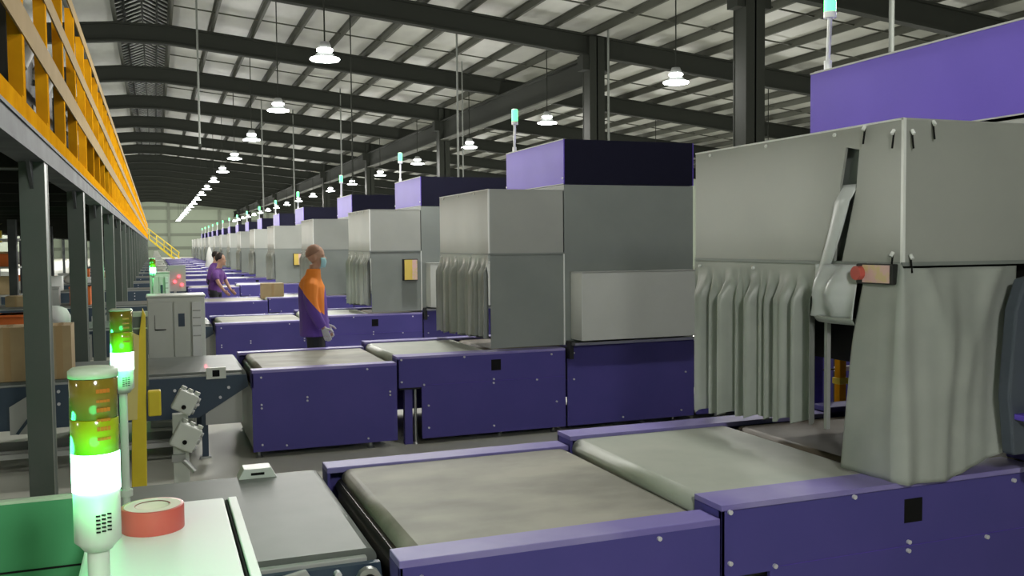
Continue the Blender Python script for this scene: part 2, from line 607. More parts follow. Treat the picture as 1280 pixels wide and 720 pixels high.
def make_scan_conv():
    t = thing('scanning_conveyor', 'x', 'conveyor')
    MB().belt(1.975, 2.93, 3.17, 4.335, .785, .05, 'beltc').build('belt', t)
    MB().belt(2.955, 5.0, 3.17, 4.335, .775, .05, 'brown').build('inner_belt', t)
    b = MB().box(2.0, 5.0, 3.0, 4.46, .5, .66, 'black')
    b.build('bed', t)
    for nm, y0, y1, fy in (('front_panel', 2.97, 3.16, 2.97), ('rear_panel', 4.345, 4.51, 4.49)):
        s = -1 if y0 < 3 else 1
        yy = 2.97 if y0 < 3 else 4.51
        b = MB()
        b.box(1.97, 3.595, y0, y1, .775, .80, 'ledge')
        b.box(1.97, 1.985, y0, y1, .52, .78, 'purple_shaded')
        b.prism([(1.97, .78), (3.595, .78), (3.595, .055), (2.19, .055), (2.19, .52), (1.97, .52)], 'Y', fy, fy+.02, 'purple_shaded')
        b.box(2.2, 3.59, yy-.003 if s < 0 else yy, yy if s < 0 else yy+.003, .533, .536, 'purple')
        b.box(2.85, 2.945, yy-.002 if s < 0 else yy-.001, yy+.001 if s < 0 else yy+.002, .63, .73, 'ink')
        for x, z in ((2.005, .773), (2.59, .769), (2.006, .576), (2.21, .539), (2.87, .515), (2.872, .551), (3.3, .52), (2.25, .35), (2.25, .15), (2.87, .12), (3.45, .75), (3.5, .3)):
            b.tube((x, yy, z), (x, yy+s*.012, z), .0095, 'bolt', n=8)
        b.build(nm, t, bevel=.004)
        b = MB()
        b.box(3.615, 5.0, y0+.01, y1-.01, .80, .83, 'purple_shaded')
        b.box(3.615, 5.0, fy, fy+.02, .055, .81, 'purple_shaded')
        for x, z in ((3.68, .5), (3.68, .75), (4.2, .1), (4.85, .12), (4.9, .5)):
            b.tube((x, yy, z), (x, yy+s*.012, z), .0095, 'bolt', n=8)
        b.build(nm.replace('panel', 'cover'), t, bevel=.004)
    for x in (2.15, 3.5, 4.8):
        for y in (3.05, 4.4):
            b = MB()
            b.tube((x, y, .02), (x, y, .52), .014, 'steel', n=8)
            b.tube((x, y, 0), (x, y, .02), .035, 'steel', r1=.02, n=10)
            b.build('foot', t)
    MB().box(2.05, 2.12, 3.04, 3.1, .0, .52, 'purple_shaded').build('support_post', t)
    MB().box(2.05, 2.12, 4.38, 4.44, .0, .52, 'purple_shaded').build('support_post', t)
    return t


def curtain(p0, p1, z0, z1, amp, waves, seed, nrm, gather=.55, sag=0, n=90, m='cloth', zb=None, flare=0):
    """pleated sheet hanging from p0-p1 (x,y) ; nrm = outward normal"""
    rr = random.Random(seed)
    ph = [rr.uniform(0, 6.28) for _ in range(5)]
    fr = [waves, waves*1.63, waves*.47, waves*2.4, waves*.21]

    def fn(u, v):
        x = p0[0]+(p1[0]-p0[0])*u
        y = p0[1]+(p1[1]-p0[1])*u
        zlo = z0+((zb-z0)*u if zb is not None else 0)
        z = z1+(zlo-z1)*v
        k = min(1., max(0, v-.09)*7)**1.2
        w = math.sin(fr[0]*u*6.28+ph[0])*.55+math.sin(fr[1]*u*6.28+ph[1])*.35+math.sin(fr[2]*u*6.28+ph[2])*.45+math.sin(fr[3]*u*6.28+ph[3])*.15
        w = (abs(w)**.6)*(1 if w > 0 else -1)
        d = amp*k*(w+.2)+sag*math.sin(math.pi*min(1, v*1.6))*.3+flare*v
        return (x+nrm[0]*d, y+nrm[1]*d, z-.012*k*math.sin(fr[0]*u*6.28+ph[1]))
    return MB().grid(fn, n, 22, m)


def shell(b, x0, x1, y0, y1, z0, z1, m, th=.012, top=True, left=True, right=True, front=True, back=True):
    if left:
        b.box(x0, x0+th, y0, y1, z0, z1, m)
    if right:
        b.box(x1-th, x1, y0, y1, z0, z1, m)
    if front:
        b.box(x0+th, x1-th, y0, y0+th, z0, z1, m)
    if back:
        b.box(x0+th, x1-th, y1-th, y1, z0, z1, m)
    if top:
        b.box(x0+th, x1-th, y0+th, y1-th, z1-th, z1, m)
    return b


def clip(b, x, y, z, dx, dy):
    """black sprung clip with white tab, hanging down"""
    b.tube((x, y, z), (x+dx*.01, y+dy*.01, z-.07), .0045, 'ink', n=6)
    b.tube((x, y, z+.005), (x+dx*.012, y+dy*.012, z-.012), .008, 'whitem', n=6)


def make_tunnel(seed=3, near=False):
    t = thing('scanning_enclosure', 'x', 'enclosure')
    xa, xb, xr, ya, yb = 2.846, 3.6, 5.0, 2.99, 4.55
    zm, zt = 1.70, 2.285
    if near:
        b = MB()
        th = .012
        # left face with a slot and a slanting gap
        b.prism([(yb, zm), (yb, zt), (ya, zt), (ya, zm), (3.350, zm), (3.262, 2.018), (3.245, 2.186), (3.328, 2.204), (3.366, 2.03), (3.40, zm)], 'X', xa, xa+th, 'grey')
        b.box(xa+.06, xa+.07, 3.2, 3.5, zm, zt-.02, 'greyd')
        b.build('side_panel', t)
        b = MB()
        b.box(xa+th, xb, ya, ya+th, zm, zt, 'grey')
        b.box(xa+th, xb, yb-th, yb, zm, zt, 'grey')
        b.box(xa+th, xb, ya+th, yb-th, zt-th, zt, 'grey')
        b.build('front_panel', t)
        # folded light strip in the gap
        b = MB()

        def fn(u, v):
            z = 2.04-(2.04-1.60)*v
            yc = 3.318+.165*v**1.35
            w = .098-.03*v
            return (xa+.02-.035*min(1, v*6)-.012*math.sin(u*3), yc+w*(u-.5), z)
        b.grid(fn, 8, 24, 'clothl')
        tag(b.build('torn_strip', t, solid=.002), 'pale torn strip')
    else:
        shell(MB(), xa, xb, ya, yb, zm, zt, 'grey', right=False).build('entry_hood', t)
    b = MB()
    b.box(xa-.006, xa+.006, ya+.01, yb, zm-.012, zm+.004, 'greyd')
    b.box(xa-.004, xb, ya-.006, ya+.004, zm-.012, zm+.004, 'greyd')
    b.box(xa-.003, xa+.010, ya-.004, ya+.010, zm, zt+.004, 'whitem')
    b.box(xa-.003, xa+.008, ya, yb, zt-.002, zt+.006, 'whitem')
    b.box(xa, xb, ya-.003, ya+.006, zt-.002, zt+.005, 'lgrey')
    b.build('edge_trim', t)
    if not near:
        MB().box(xa+.015, xb-.005, ya+.003, ya+.015, .83, zm-.01, 'greyd').build('lower_panel', t)
        c = curtain((xa, 4.56), (xa, 3.02), .86, zm, .05, 11, seed, (-1, 0), n=110, zb=.93)
        c.build('strip_curtain', t)
    else:
        c = curtain((xa, 4.56), (xa, 3.49), .845, zm, .052, 9, 11, (-1, 0), n=130, zb=.955)
        c.build('strip_curtain', t)
        MB().box(xa+.01, xa+.03, 3.455, 3.475, .93, zm, 'lgrey').build('curtain_post', t)
    # tower body
    b = MB()
    if near:
        b.box(xb, xr, ya, ya+.012, .85, 2.34, 'grey')
        b.box(xb, xb+.012, ya+.012, yb-.03, 1.12, 2.34, 'grey')
        b.box(xb, xr, yb-.042, yb-.03, 1.14, 2.34, 'black')
        b.box(xr-.012, xr, ya+.012, yb-.042, .85, 2.34, 'grey')
        b.box(xb, xr, ya, yb-.03, 2.328, 2.34, 'grey')
        b.box(xb-.01, xb, ya+.02, yb-.04, 1.12, 2.2, 'black')  # black sheets added to darken the inside seen through the opening
        b.box(xa+.02, xb-.01, yb-.03, yb-.02, 1.10, 1.70, 'black')
    else:
        shell(b, xb, xr, ya, yb-.03, .85, 2.34, 'greyd')
    b.build('tower_body', t)
    b = MB()
    shell(b, xb-.004, xr+.004, ya-.004, yb-.04, 2.345, 2.765, 'purple', front=False)
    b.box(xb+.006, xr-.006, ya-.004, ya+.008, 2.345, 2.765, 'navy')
    for y in (3.0, 4.5):
        b.tube((xb-.012, y, 2.40), (xb, y, 2.40), .01, 'whitem', n=6)
    b.box(xb-.008, xb-.002, ya, yb-.04, 2.759, 2.768, 'lgrey')
    b.box(xb-.008, xb-.002, ya, yb-.04, 2.343, 2.35, 'lgrey')
    b.build('purple_cover', t)
    b = MB().box(xb-.014, xb-.002, ya-.012, ya-.001, .83, zm-.01, 'whitem')
    tag(b.build('corner_strip', t), 'white vertical corner strip')
    b = MB()
    b.box(3.66, 4.88, 2.74, 2.985, .885, 1.515, 'greyl')
    b.box(3.655, 4.885, 2.733, 2.985, 1.515, 1.521, 'lgrey')
    b.build('protruding_cover', t, bevel=.004)
    MB().box(3.63, 5.0, 2.82, 2.985, .835, .86, 'steel').box(3.61, 3.65, 2.9, 2.98, .70, .87, 'black').build('cover_shelf', t)
    b = MB()
    for y in (4.4, 3.9, 3.4):
        b.tube((xa-.008, y, zt-.02), (xa, y, zt-.02), .009, 'whitem', n=6)
        b.tube((xa-.012, y+.1, zm-.04), (xa, y+.1, zm-.04), .008, 'whitem', n=6)
    if near:
        clip(b, xa-.012, 3.03, 2.24, -1, 0)
        clip(b, xa-.01, 3.2, 2.275, -1, 0)
        clip(b, xa+.03, ya-.012, 2.235, 0, -1)
        clip(b, xa+.14, ya-.012, 2.275, 0, -1)
        clip(b, xa-.012, 3.03, 1.74, -1, 0)
        clip(b, xa+.03, ya-.012, 1.73, 0, -1)
    b.build('clips', t)
    return t


def stand_light():
    t = thing('signal_light', 'x', 'signal light')
    b = MB()
    b.box(-.05, .05, -.06, .06, 0, .012, 'whitem')
    b.tube((0, 0, .01), (0, 0, .07), .022, 'whitem')
    b.tube((0, 0, .06), (.0, -.015, .31), .013, 'whitem')
    b.build('pole', t)
    b = MB().tube((0, -.015, .31), (0, -.015, .345), .036, 'whitem', n=14)
    b.build('lamp_base', t)
    b = MB().tube((0, -.015, .345), (0, -.015, .47), .034, 'greenf', n=14)
    b.tube((0, -.015, .47), (0, -.015, .48), .034, 'whitem', r1=.02, n=14)
    b.build('green_lens', t)
    return t


infeed1 = make_infeed(False)
infeed, weigh, sconv, tun, slight = make_infeed(), make_weigh(), make_scan_conv(), make_tunnel(), stand_light()
neartun = make_tunnel(near=True)
used = set()


def inst(p, loc):
    if p.name in used:
        o = copy_tree(p)
    else:
        used.add(p.name)
        o = p
    o.location = loc
    return o


for i in range(1, NROW+1):
    w = ORD[i]
    o = inst(infeed1 if i == 1 else infeed, (0, off(i), 0))
    if i == 2:
        row2 = o
    if i == 1:
        pass
    tag(o, 'grey belt infeed conveyor with dark side plates, %s row from the camera' % w, 'conveyor', 'infeed conveyors')
    o = inst(weigh, (0, off(i), 0))
    tag(o, 'purple sided weighing conveyor with dusty belt, %s row from the camera' % w, 'conveyor', 'weighing conveyors')
    o = inst(sconv, (0, off(i), 0))
    tag(o, 'purple sided conveyor running into the grey enclosure, %s row from the camera' % w, 'conveyor', 'scanning conveyors')
    o = inst(neartun if i == 1 else tun, (0, off(i), 0))
    tag(o, 'grey scanning enclosure with curtain and purple top, %s row from the camera' % w, 'enclosure', 'scanning enclosures')
    o = inst(slight, (3.67, 4.45+off(i), 2.765))
    tag(o, 'green signal light on a white pole on the %s purple enclosure top' % w, 'signal light', 'signal lights on enclosures')


def panelbox(i, loc, face):
    t = thing('control_box', 'x', 'control box', loc)
    b = MB()
    if face == 'Y':
        b.box(0, .21, 0, .09, 0, .31, 'black')
        b.build('casing', t, bevel=.006)
        b = MB().box(.012, .125, -.004, 0, .012, .298, 'yellowlab').box(.125, .20, -.004, 0, .012, .298, 'pink')
        b.build('label_sheet', t)
    else:
        b.box(0, .10, 0, .21, 0, .085, 'black')
        b.build('casing', t, bevel=.006)
        b = MB().box(-.004, 0, .012, .165, .006, .080, 'pink')
        b.build('label_sheet', t)
        b = MB().tube((-.03, .178, .045), (0, .178, .045), .03, 'tapered', n=14)
        tag(b.build('stop_button', t), 'red stop button')
    return t


for i in (3, 5):
    o = panelbox(i, (3.31, 2.9+off(i), 1.27), 'Y')
    tag(o, 'black control box with yellow and pink label on the %s enclosure front' % ORD[i], 'control box', 'control boxes on enclosures')
o = panelbox(1, (2.80, 3.0, 1.612), 'X')
tag(o, 'black control box with pink label and red button on the nearest enclosure corner', 'control box')

# row one front cloth wrapped around the corner
b = MB()


def cloth_pt(u, v):
    """u 0..1: along left edge of the opening -> corner -> along the front"""
    zt_ = 1.70
    L1 = .20
    L = .20+.62
    s = u*L
    flare = .12*v
    if s < L1:
        y = 2.985+(L1-s)*(1+.5*v*(1 if s < .1 else .6))-.005
        x = 2.835-.03*v-.02*math.sin(v*3)
        zlo = .80
    else:
        x = 2.835+(s-L1)*(1-.12*v)
        y = 2.975-.03*v
        zlo = .795+.10*max(0, (s-L1-.28))/.3
    top = zt_-(.02 if s > L1 else .12*(1-s/L1)*0)
    z = top+(zlo-top)*v
    k = min(1, v*2.5)
    wv = math.sin(s*34+.6)*.5+math.sin(s*57+2)*.3+math.sin(s*17+1.2)*.6
    swag = .035*math.exp(-((s-.42-.20*(v-.15))/.09)**2)*math.exp(-((v-.28)/.22)**2)
    swag += .028*math.exp(-((s-.30-.30*v)/.045)**2)*max(0, 1-v*1.5)
    swag += .028*math.exp(-((s-.70+.28*v)/.05)**2)*max(0, 1-v*1.5)
    dd = .012*k*wv+swag*.8+.005*math.sin(v*7+s*9)*k
    if s < L1:
        x -= dd*.8
    else:
        y -= dd
    return (x, y, z)


b.grid(cloth_pt, 110, 40, 'cloth')
o = b.build('hanging_curtain', solid=.003)
recentre(o, (2.84, 2.97, .8))
tag(o, 'loose grey sheet curtain hanging over the nearest enclosure front corner', 'curtain')
b = MB()


def flap(u, v):
    # pale bundle of sheet tied up in the opening
    y = 3.485-.265*u*(1+.10*v)+.01
    z = 1.69-.235*v
    x = 2.82-.06*math.sin(math.pi*u)*math.sin(math.pi*min(1, v*1.1))-.03*v+.012*math.sin(u*14+v*3)
    return (x, y, z)


b.grid(flap, 30, 16, 'clothl')
b.grid(lambda u, v: (2.79-.02*math.sin(3*u)+.06*v, 3.47-.25*u, 1.455+.004-.03*math.sin(v*3)), 20, 6, 'cloth')
o = b.build('tied_flap', solid=.003)
recentre(o, (2.8, 3.35, 1.5))
tag(o, 'pale tucked up plastic sheet flap in the nearest enclosure opening', 'plastic sheet')

# conveyors carrying on beyond the enclosures
proto = None
for i in (1, 2, 3):
    if proto is None:
        t = thing('exit_conveyor', 'x', 'conveyor')
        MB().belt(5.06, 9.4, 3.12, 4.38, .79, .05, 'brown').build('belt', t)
        for nm, y0, fy in (('front_panel', 2.97, 2.97), ('rear_panel', 4.39, 4.49)):
            b = MB().box(5.03, 9.45, y0, y0+.12, .80, .83, 'ledge').box(5.03, 9.45, fy, fy+.02, .06, .80, 'purple_shaded')
            b.build(nm, t)
        for x in (5.3, 9.1):
            for y in (3.05, 4.43):
                MB().tube((x, y, 0), (x, y, .5), .02, 'steel', n=8).build('foot', t)
        proto = t
        o = t
    else:
        o = copy_tree(proto)
    o.location = (0, off(i), 0)
    tag(o, 'purple exit conveyor running on behind the grey enclosure of the %s row' % ORD[i], 'conveyor', 'exit conveyors')

# things seen through the opening
b = MB().box(0, .05, 0, .05, 0, 1.17, 'orange').box(-.01, .06, -.01, .06, .9, .94, 'yellow').box(-.04, .09, -.04, .09, 0, .02, 'orange')
o = b.build('bollard_post', bevel=.004, loc=(3.95, 4.66, 0))
tag(o, 'short orange post seen through the opening of the nearest enclosure', 'post')

t = thing('cable_stand', 'violet upright with white plates behind the orange post in the enclosure opening', 'stand', (3.80, 4.72, 0))
MB().box(0, .07, 0, .05, 0, 1.3, 'purple_shaded').box(-.05, .12, -.03, .08, 0, .02, 'purple_shaded').build('upright', t)
for z in (.93, 1.05):
    MB().box(-.13, -.0, .01, .03, z, z+.07, 'whitem').build('plate', t)
MB().box(.18, .34, .01, .03, .97, 1.0, 'whitem').box(.07, .18, .015, .025, .98, .99, 'black').build('plate', t)
MB().box(.20, .25, .03, .06, 0, 1.2, 'black').build('upright', t)
# dark cabinet with a lit screen edge beside the nearest curtain
t = thing('operator_screen', 'dark upright screen with lit edge beside the nearest front curtain', 'screen', (3.31, 2.80, .95))
MB().prism([(-.02, -.05), (-.05, .2), (-.02, .55), (.03, .68), (.25, .72), (.25, -.05)], 'Y', .03, .09, 'navyg').build('casing', t, bevel=.01)
b = MB()
b.box(.045, .25, .012, .03, .22, .60, 'purple_shaded')
for k in range(9):
    b.box(.062, .085, .008, .013, .24+.04*k, .266+.04*k, 'led')
b.build('display', t)
MB().box(-.02, .24, -.05, .06, .10, .125, 'purple').build('shelf', t, bevel=.004)
MB().box(.12, .17, .03, .08, -.15, .02, 'purple_shaded').build('bracket_arm', t)

# ------------------------------------------------------------------ white cabinets behind infeed rows
proto = None
for i in range(2, NROW+1):
    if proto is None:
        t = thing('control_cabinet', 'x', 'cabinet')
        b = MB().box(0, .54, .02, .5, 0, 1.29, 'white')
        b.box(-.01, .55, .01, .51, 1.29, 1.31, 'white')
        b.build('body', t, bevel=.008)
        d = MB().box(.005, .235, 0, .02, .05, 1.25, 'white')
        d.build('door', t, bevel=.005)
        MB().box(.07, .17, -.004, 0, .98, 1.12, 'white').box(.07, .17, -.007, -.003, .97, .98, 'ink').box(.066, .07, -.007, -.003, .97, 1.12, 'ink').build('hatch', t)
        MB().box(.245, .40, 0, .02, .05, 1.25, 'white').build('door', t, bevel=.005)
        MB().box(.285, .345, -.006, 0, 1.0, 1.13, 'teal').build('vent', t)
        b = MB().box(.415, .50, -.03, .02, .1, 1.24, 'whitem')
        for z in (.9, 1.0, 1.08, 1.15):
            b.box(.42, .495, -.032, -.03, z, z+.012, 'lgrey')
        b.build('cable_duct', t, bevel=.004)
        proto = t
        o = t
    else:
        o = copy_tree(proto)
    o.location = (-.09, 4.75+off(i), 0)
    if i > 2:
        o.scale = (.52, 1, 1.08)
    tag(o, 'pale control cabinet with doors standing behind the %s infeed conveyor' % ORD[i], 'cabinet', 'control cabinets')

# foreground cabinet, table top with tape and tower lights
t = thing('machine_cabinet', 'white topped machine cabinet in front with red tape on it', 'cabinet', (0, 1.75, 0))
b = MB().box(-.135, .125, -.7, .36, 0, 1.25, 'whitem')
b.build('body', t, bevel=.004)
b = MB().box(.128, .134, -.7, .36, 1.18, 1.245, 'ink').box(.134, .152, -.7, .36, 0, 1.25, 'whitem')
b.build('side_lid', t, bevel=.002)
b = MB().box(-.6, .6, 0, .02, 0, 1.262, 'greenlit').box(-.6, .6, -.002, 0, 1.11, 1.114, 'ink').box(-.6, .6, -.001, .021, 1.258, 1.264, 'tcap')
b.box(-.6, -.57, .02, .3, 0, .02, 'greenlit').box(.57, .6, .02, .3, 0, .02, 'greenlit')
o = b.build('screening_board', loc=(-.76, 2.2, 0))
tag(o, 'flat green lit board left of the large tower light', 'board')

t = thing('tape_roll', 'roll of red tape lying on the white cabinet top', 'tape', (-.018, 1.93, 1.25))
b = MB().lathe([(.032, .0), (.058, .0), (.058, .046), (.032, .046)], 'tapered', n=40)
b.build('tape', t, bevel=.001)
b = MB().lathe([(.030, .001), (.032, .001), (.032, .045), (.030, .045), (.030, .001)], 'tapecore', n=40)
b.build('core', t)
MB().lathe([(.033, .0462), (.052, .0462)], 'tapecore', n=40).build('tape_face', t)


def tower(name, loc, label, full=True, watt=1.0, poleto=.0, seg=(1.436, 1.493, 1.545, 1.605, 1.62), body=(1.345, 1.36), r=.034, colz=None):
    t = thing(name, label, 'signal light', (loc[0], loc[1], poleto))
    z0 = poleto

    def ring(a, b_, m, nm, rr=r, top=None):
        q = MB().lathe([(0, a-z0), (rr, a-z0), (rr, b_-z0-.001), (rr-.001, b_-z0), (0, b_-z0)], m, n=32)
        return q.build(nm, t)
    g0, g1, y1, r1_, c1 = seg
    ring(g0, g1, 'green', 'green_segment')
    q = ring(g1+.001, y1, 'yseg', 'yellow_segment')
    q = ring(y1+.001, r1_, 'rseg', 'red_segment')
    q = MB()
    for k in range(6):  # red reflections in the lens set on as small coloured boxes
        zz = y1-.03-z0+.014*k
        for a_ in (-1.35, -1.2, -1.05, -.9):
            q.box(r*math.cos(a_)-.0022, r*math.cos(a_)+.0022, r*math.sin(a_)-.0012, r*math.sin(a_)+.001, zz, zz+.004+.002*(k % 2), 'rglint')
    tag(q.build('lens_glint', t), 'painted red glints', None, None, 'stuff')
    MB().lathe([(0, r1_-z0+.001), (r+.001, r1_-z0+.001), (r+.001, c1-z0-.004), (r-.004, c1-z0), (0, c1-z0)], 'tcap', n=32).build('cap', t)
    b0, b1 = body
    q = MB().lathe([(0, b0-z0), (.02, b0-z0), (.026, b0-z0+.008), (r-.001, b1-z0), (r-.001, g0-z0-.001), (0, g0-z0-.001)], 'tbody', n=32)
    q.build('lamp_body', t)
    q = MB()
    for k in range(5):
        zz = (b1+g0)/2-z0-.02+.006*k
        for dx in (.003, .0105, .018):
            x = dx
            y = -math.sqrt(r*r-x*x)-.0004
            q.box(x-.003, x+.003, y-.0004, y+.001, zz+.08*dx, zz+.0022+.08*dx, 'ink')
    q.build('printed_label', t)
    q = MB().tube((0, 0, 0), (0, 0, b0-z0), .0155 if full else .012, 'tbody', n=20)
    if colz:
        q.tube((0, 0, colz-z0-.02), (0, 0, colz-z0), .02, 'tbody', n=16)
    q.tube((0, 0, 0), (0, 0, .01), .03, 'tbody', n=20)
    q.build('pole', t)
    L = bpy.data.lights.new('green_bulb', 'POINT')
    L.energy = watt
    L.color = (.05, 1, .25)
    L.shadow_soft_size = r
    lo = bpy.data.objects.new('green_bulb', L)
    COL.objects.link(lo)
    lo.parent = t
    lo.location = (0, -r-.05, (g0+g1)/2-z0)
    L = L.copy()
    L.energy = watt*2.2
    lo2 = bpy.data.objects.new('green_bulb', L)
    COL.objects.link(lo2)
    lo2.parent = t
    lo2.location = (-r-.05, r+.03, (g0+g1)/2-z0)
    return t


tower('tower_light', (-.092, 1.52), 'large green lit tower light on the front white cabinet', watt=TOWER_W, poleto=1.25)
tower('tower_light', (-.105, 3.13), 'smaller green lit tower light on thin pole behind the tape', full=False, watt=TOWER_W*2, poleto=.735,
      seg=(1.418, 1.472, 1.535, 1.60, 1.607), body=(1.345, 1.36), colz=1.04)

# yellow guard post with its box and the box behind it
t = thing('guard_post', 'yellow guard post with small yellow box, behind the red tape', 'post', (-.12, 5.5, 0))
b = MB()
b.prism([(-.05, 0), (.035, 0), (.06, 1.42), (.045, 1.46), (.03, 1.35), (-.02, 1.0)], 'Y', 0, .05, 'yellow')
b.build('post', t, bevel=.004)
b = MB().prism([(-.055, .85), (.003, .85), (.025, 1.31), (-.01, 1.33)], 'Y', -.02, -.001, 'ypale')
tag(b.build('side_strip', t), 'pale strip')
MB().box(.06, .128, -.01, .06, .86, 1.0, 'yellow').build('switch_box', t, bevel=.008)
MB().box(-.08, .08, -.05, .1, 0, .01, 'yellow').build('base_plate', t)
t = thing('junction_box', 'grey green box with pale lid on a stand behind the yellow post', 'control box', (-.165, 5.7, 0))
MB().box(.0, .11, 0, .1, 1.0, 1.40, 'col').box(-.001, .111, -.002, 0, 1.33, 1.338, 'tcap').build('body', t, bevel=.004)
MB().box(-.004, .114, -.004, .104, 1.40, 1.425, 'tcap').build('lid', t)
MB().box(.03, .08, .03, .08, 0, 1.0, 'col').box(0, .11, 0, .1, 0, .01, 'col').build('stand', t)

# twin reader heads on a pale post
t = thing('sensor_stand', 'pale stand with two tilted sensor heads before the second infeed conveyor', 'sensor', (.13, 6.9, 0))
MB().box(-.05, .055, 0, .08, 0, .62, 'white').box(-.1, .1, -.06, .12, 0, .012, 'white').build('post', t, bevel=.004)
for zc_, xc_, sz in ((.715, .035, .098), (.47, .035, .115)):
    b = MB()
    rot = Matrix.Rotation(R(28), 3, 'Y')
    b.box(xc_-sz*.72, xc_+sz*.72, -.10, -.002, zc_-sz*.75, zc_+sz*.75, 'white', rot=rot)
    h = b.build('sensor_head', t, bevel=.012)
    b = MB()
    b.tube((xc_-.01, -.100, zc_-.03), (xc_-.01, -.108, zc_-.03), .016, 'ink', n=12)
    for k in range(3):
        c = Vector((xc_, -.05, zc_))+rot @ Vector((-sz*.5+sz*.5*k, 0, sz*.78))
        MB().tube(c, c+rot @ Vector((0, 0, .02)), .02, 'white', n=8).build('gland', h)
        c = Vector((xc_, -.05, zc_))+rot @ Vector((sz*.74, 0, -sz*.45+sz*.45*k))
        MB().tube(c, c+rot @ Vector((.016, 0, 0)), .018, 'lgrey', n=8).build('gland', h)
    b.build('adjusting_screw', h)
MB().box(-.06, .03, -.03, 0, .29, .34, 'lgrey').tube((.02, -.03, .30), (.09, -.05, .22), .02, 'steel').build('cable_end', t)

# white bracket on the rear rail of the nearest infeed conveyor
b = MB()
b.prism([(-.085, 0), (.085, 0), (.06, .045), (-.06, .045)], 'Y', 0, .10, 'whitem')
b.box(-.03, .03, -.003, 0, .015, .027, 'ink')
o = b.build('sensor_cover', bevel=.008, loc=(.41, 4.36, .735))
tag(o, 'small white slotted cover on the rear edge of the nearest infeed belt', 'cover')

# mechanism at the front side of the nearest infeed conveyor
t = thing('belt_drive', 'steel brackets and rollers under the front edge of the nearest infeed belt', 'bracket', (.5, 3.115, .53))
MB().prism([(-.17, .17), (-.06, .19), (-.02, .12), (-.05, -.1), (-.17, -.1)], 'Y', -.02, .0, 'lgrey').build('plate', t, bevel=.004)
MB().box(-.145, -.085, -.026, -.02, -.1, .15, 'ink').build('slot', t)
MB().tube((.15, -.03, .13), (.15, .0, .13), .042, 'steel').tube((.15, -.034, .13), (.15, -.03, .13), .022, 'ink').build('roller_bearing', t)
MB().tube((.0, -.04, .09), (.12, -.04, .115), .007, 'bolt').tube((.0, -.06, .06), (.0, -.0, .13), .01, 'bolt').tube((.045, -.03, .16), (.045, 0, .16), .012, 'bolt').build('tension_rod', t)

# red light stripe of the sensor on the second infeed conveyor
sp = bpy.data.lights.new('sensor_beam', 'AREA')
sp.shape = 'RECTANGLE'
sp.size = .012
sp.size_y = .35
sp.energy = .25
sp.color = (1, .05, .12)
so = bpy.data.objects.new('sensor_beam', sp)
COL.objects.link(so)
so.location = (.39, 8.6, .765)
sp.spread = R(60)

# ------------------------------------------------------------------ mezzanine
mz = thing('mezzanine_platform', 'long mezzanine with orange yellow guardrail and dark columns, left', 'mezzanine', (-.63, 0, 0))
YE = 100.
MZW = -5.0
b = MB()
b.box(-.12, 0, 2.0, YE, 2.33, 2.47, 'fascia')
b.box(-.15, .01, 2.0, YE, 2.455, 2.475, 'fascia')
b.box(-.15, .01, 2.0, YE, 2.325, 2.34, 'fascia')
b.build('edge_beam', mz)
b = MB()
b.box(MZW, -.12, 2.0, YE, 2.44, 2.47, 'col')
for k in range(int((YE-2)/1.7)):
    b.box(MZW, -.12, 2.0+1.7*k, 2.08+1.7*k, 2.34, 2.44, 'rafter')
b.box(MZW-.1, MZW, 2.0, YE, 2.3, 2.5, 'fascia')
b.build('deck', mz)
def clearY(y):
    for i in range(1, NROW+1):
        a, b_ = 3.10+off(i)-.13, 4.50+off(i)+.13
        if a < y < b_:
            return a-.02 if y-a < b_-y else b_+.02
    return y


k = 0
y = 6.54
while y < YE:
    b = MB()
    w, d = .14, .2
    b.box(-w, 0, y-d/2, y+d/2, 0, 2.33, 'col')
    b.box(.0, .003, y-d/2+.001, y-d/2+.014, 0, 2.33, 'flange')  # lit column edge painted as paler strips
    b.box(.0, .003, y+d/2-.014, y+d/2-.001, 0, 2.33, 'flange')
    b.box(-w-.05, .04, y-d/2-.04, y+d/2+.04, 0, .015, 'col')
    c = b.build('column', mz)
    MB().prism([(y+d/2, 2.33), (y+d/2+.34, 2.33), (y+d/2, 2.12)], 'X', -w/2-.01, -w/2+.01, 'fascia').prism([(y-d/2, 2.33), (y-d/2-.2, 2.33), (y-d/2, 2.16)], 'X', -w/2-.01, -w/2+.01, 'fascia').build('gusset', c)
    if k % 2 == 0:
        for xx in (-1.97, MZW):
            b = MB()
            b.box(xx, xx+.14, y-.1, y+.1, 0, 2.33, 'fascia')
            b.build('column', mz)
    k += 1
    y = clearY(6.54+3.36*k)
# guardrail posts and boards
NP = 0
y = 4.42
while y < YE:
    b = MB()
    b.box(-.07, -.0, y-.05, y+.05, 2.47, 3.92, 'orange')
    b.box(-.07, -.0, y-.12, y-.05, 2.47, 2.6, 'orange')
    b.build('railing_post', mz)
    NP += 1
    y += 1.22
    if NP >= 78:
        break
for z0, z1, mm, nm in ((2.475, 2.575, 'orange', 'toe_board'), (2.93, 3.09, 'rail', 'middle_rail'), (3.38, 3.50, 'rail', 'middle_rail'), (3.84, 3.95, 'rail', 'top_rail')):
    MB().box(-.005, .006, 2.0, YE, z0, z1, mm).build(nm, mz)

